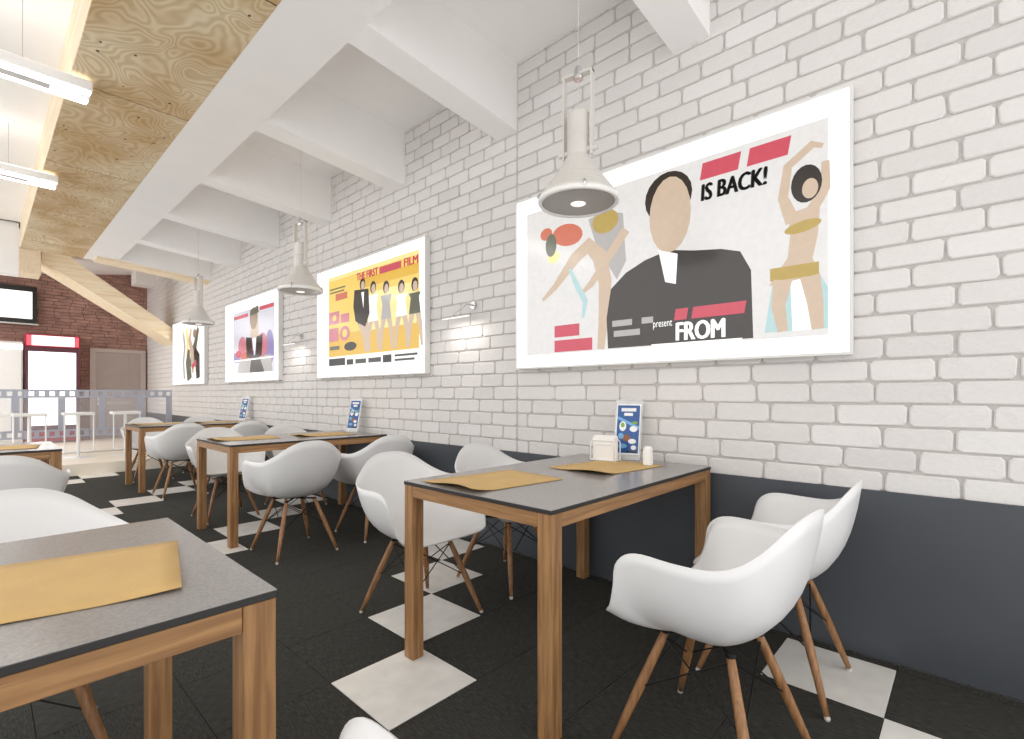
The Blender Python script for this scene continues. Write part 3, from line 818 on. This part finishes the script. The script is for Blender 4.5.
MB().lathe([(0, 0), (.020, 0), (.022, .004), (.021, .05), (.0195, .064), (0, .064)], 20).build('body', M['porcelain'], o, smooth=False)
MB().lathe([(.0195, .0642), (.0185, .072), (.012, .078), (0, .0795)], 20).build('cap', M['porcelain'], o, smooth=True)
hb = MB()
for k in range(5): hb.lathe([(.0016, .0795), (0, .0802)], 6, (.006 * math.cos(k * 1.257), .006 * math.sin(k * 1.257)))
hb.build('shaker_holes', M['black_plastic'], o)

INK['blue'] = emis('print_menu_blue', srgb(38, 84, 150), 0.0); INK['green'] = emis('print_menu_green', srgb(120, 160, 70), 0.0); INK['sky'] = emis('print_menu_sky', srgb(110, 170, 215), 0.0); INK['brown'] = emis('print_menu_brown', srgb(140, 84, 56), 0.0); INK['mwhite'] = emis('print_menu_white', srgb(236, 238, 240), 0.0)
INKN = list(INK)
card = [P_('mwhite', bar(-.056, .056, .022, .226)), P_('blue', bar(-.051, .051, .027, .221)), P_('mwhite', bar(-.034, .034, .196, .210)), P_('mwhite', bar(-.02, .02, .178, .190)), P_('sky', stroke([(-.05, .17), (0, .15), (.05, .13)], .006)),
        P_('mwhite', ell(-.024, .135, .016, .02)), P_('green', ell(-.024, .14, .009, .010)), P_('mwhite', ell(.026, .125, .018, .012)), P_('green', ell(.03, .15, .014, .006)), P_('brown', ell(-.004, .088, .018, .014)), P_('mwhite', ell(.022, .075, .018, .010)), P_('sky', ell(-.03, .095, .012, .012)), P_('mwhite', ell(.03, .05, .012, .009)), P_('sky', ell(-.02, .055, .02, .009)), P_('black', bar(.0, .045, .03, .037))]
def menu_stand(x, y, rz, label):
    r = empty('menu_stand', (x, y, TZ + .0002), math.radians(rz), label, 'menu stand', 'acrylic menu stands on the tables'); r.scale = (1.25, 1.25, 1.42)
    t = math.radians(14)
    def lean(p, h): return (p[0], p[1] * math.sin(t) - h * math.cos(t), p[1] * math.cos(t) - h * -math.sin(t) * 0 + 0)
    w = MB(); b = w.bm
    vs = [b.verts.new((sx * .062, z * math.sin(t) + dy, z * math.cos(t))) for z in (.003, .245) for dy in (0, .003) for sx in (-1, 1)]
    for f in ((0, 1, 3, 2), (4, 6, 7, 5), (0, 4, 5, 1), (2, 3, 7, 6), (0, 2, 6, 4), (1, 5, 7, 3)): b.faces.new([vs[i] for i in f])
    w.build('acrylic_panel', M['acrylic'], r)
    MB().box(-.062, .062, -.004, .055, 0, .003, bevel=.0008).build('acrylic_foot', M['acrylic'], r)
    link('menu_card', print_mesh('menu_card', card, lambda p, li: (p[0], p[1] * math.sin(t) - .0006 - li * .00008, p[1] * math.cos(t))), None, r)
menu_stand(2.475, T0 + .445, -75, 'acrylic menu stand with blue card behind the napkin holder')
menu_stand(2.46, T0 + PP + .48, -75, 'acrylic menu stand with blue card on the table below the yellow poster')
menu_stand(2.46, T0 + 2 * PP + .48, -75, 'acrylic menu stand with blue card on the farthest table')

# ------------------------------------------------------------------ far end: railing, stools, door, fridge, television, cabinet
RY = 10.6
r = empty('glass_railing', (0, RY, .16), label='glass railing decorated like a strip of film, on the platform edge', cat='railing')
MB().box(-1.3, 2.385, .004, .016, .012, 1.03).build('glass_pane', M['glass'], r)
def band(z0, z1, name):
    m = MB(); p = .118; hw, hh = .030, (z1 - z0) * .26; zc = (z0 + z1) / 2
    m.box(-1.3, 2.385, -.004, .0035, z0, zc - hh); m.box(-1.3, 2.385, -.004, .0035, zc + hh, z1)
    x = -1.3
    while x < 2.385:
        m.box(x, min(x + p - 2 * hw, 2.385), -.004, .0035, zc - hh, zc + hh); x += p
    m.build(name, M['film'], r)
band(.90, 1.03, 'perforated_band'); band(.27, .40, 'perforated_band')
for x in (2.385 - .09, 1.87, 1.36, .86, .34, -.17, -.68): MB().box(x, x + .09, -.004, .0035, .401, .899).build('film_divider', M['film'], r)
MB().box(-1.3, 2.385, -.012, .03, 0, .014).build('base_channel', M['chrome'], r)

def make_stool():
    r = empty('bar_stool')
    MB().box(-.18, .18, -.17, .17, .64, .685, bevel=.018, seg=2).build('seat', M['white_metal'], r)
    MB().tube([(0, 0, .012), (0, 0, .64)], .022, 14).build('pole', M['white_metal'], r)
    MB().lathe([(0, 0), (.19, 0), (.19, .006), (.03, .016), (0, .016)], 28).build('base', M['white_metal'], r)
    w = MB()
    w.tube([(-.165, -.12, .645), (-.165, -.12, .12), (-.14, -.12, .10), (.14, -.12, .10), (.165, -.12, .12), (.165, -.12, .645)], .009, 8)
    w.build('footrest_loop', M['white_metal'], r)
    return r
st = make_stool()
for k, (x, lab) in enumerate([(1.03, 'white bar stool on the platform below the glowing fridge'), (1.60, 'white bar stool on the platform below the door'), (.50, 'white bar stool on the platform, second from the left picture edge'), (.16, 'white bar stool cut by the left picture edge')]):
    o = st if k == 0 else copy_tree(st)
    o.location = (x, 9.9 if k < 3 else 10.25, .16); o.rotation_euler.z = math.radians([0, 0, 0, 10][k])
    tag(o, lab, 'bar stool', 'white bar stools on the platform')

d = empty('door_1', (2.08, YB - .02, .16), label='taupe panelled door in the brown brick wall', kind='structure'); d.scale = (.96, 1, .95)
fr = MB()
for a in ((-.5, -.40, -.06, .019, 0, 1.95), (.40, .5, -.06, .019, 0, 1.95), (-.5, .5, -.06, .019, 1.951, 2.03)): fr.box(*a)
fr.build('door_frame', M['taupe_frame'], d)
MB().box(-.398, .398, -.04, .005, .006, 1.948).build('door_leaf', M['taupe'], d)
MB().box(-.398, -.26, -.048, -.0401, .006, 1.948).build('stile', M['taupe'], d)
MB().box(.20, .398, -.048, -.0401, .006, 1.948).build('stile', M['taupe'], d)
MB().box(-.258, .198, -.046, -.0401, .78, .84).build('rail', M['taupe_frame'], d)
h = MB().box(-.37, -.30, -.06, -.0485, .86, .93).build('lock_plate', M['white_metal'], d)
h = MB().box(-.37, -.30, -.06, -.0485, .76, .83).build('handle_plate', M['white_metal'], d)
MB().tube([(-.335, -.06, .795), (-.335, -.10, .795), (-.24, -.10, .795)], .010, 8).build('handle', M['white_metal'], d)

f = empty('drinks_fridge', (1.0, 13.3, .16), label='tall red drinks fridge with glowing glass door and lit header', cat='fridge'); f.scale = (1, 1, 1.05)
MB().box(-.40, .40, -.02, .30, .02, 2.02, bevel=.01).build('cabinet', M['fridge_red'], f)
b = MB()
for a in ((-.40, -.345, -.07, -.0205, .25, 1.78), (.345, .40, -.07, -.0205, .25, 1.78), (-.345, .345, -.07, -.0205, 1.70, 1.78), (-.345, .345, -.07, -.0205, .25, .33)): b.box(*a)
dr = b.build('door_frame', M['fridge_dark'], f)
MB().box(-.344, .344, -.05, -.021, .331, 1.699).build('lit_glass', M['fridge_glow'], dr)
MB().tube([(-.37, -.09, .8), (-.37, -.09, 1.3)], .012, 8).build('door_handle', M['fridge_dark'], dr)
hd = MB().box(-.40, .40, -.08, -.0205, 1.785, 2.02, bevel=.01).build('header', M['fridge_red'], f)
MB().box(-.30, .32, -.09, -.0805, 1.81, 1.995).build('lit_header_panel', M['fridge_head'], hd)
for a, c in ((-.37, -.302), (.322, .385)): MB().box(a, c, -.09, -.0805, 1.81, 1.995).build('lit_header_end', M['fridge_head_red'], hd)
b = MB()
x = -.29
for k in range(17):                                   # faint row of grey print on the glass
    w_ = .018 if k % 5 else .026
    if k not in (10, 13): b.box(x, x + w_, -.0515, -.0502, 1.46, 1.492)
    x += .033
b.build('door_print', M['print_grey'], dr)
MB().box(-.40, .40, -.05, -.0205, .03, .22, bevel=.004).build('kick_panel', M['fridge_red'], f)

c = empty('tall_cabinet', (.22, 13.3, .16), label='pale grey tall cabinet left of the drinks fridge', cat='cabinet')
MB().box(-.9, .36, -.1, .3, 0, 1.95, bevel=.008).build('body', M['cabinet'], c)
MB().box(-.27, .34, -.118, -.1005, .08, 1.78, bevel=.004).build('door', M['white_metal'], c)
MB().box(-.9, .36, -.12, -.1005, 1.80, 1.90, bevel=.004).build('light_strip', M['box_glow'], c)

t = empty('television', (.17, YB - .16, 2.5), label='black framed television with a bright screen on the brown brick wall', cat='television')
MB().box(-.62, .62, .0, .06, 0, .72, bevel=.01).build('back_shell', M['black_plastic'], t)
b = MB()
for a in ((-.62, -.555, -.025, -.0005, 0, .72), (.555, .62, -.025, -.0005, 0, .72), (-.555, .555, -.025, -.0005, 0, .085), (-.555, .555, -.025, -.0005, .62, .72)): b.box(*a)
b.build('bezel', M['black_plastic'], t)
MB().box(-.554, .554, -.012, -.0005, .086, .619).build('screen', M['screen'], t)
MB().box(-.64, .64, -.03, .0, -.03, -.001).build('lower_trim', M['chrome'], t)
MB().box(-.1, .1, .0605, .14, .25, .5).build('wall_bracket', M['black_metal'], t)
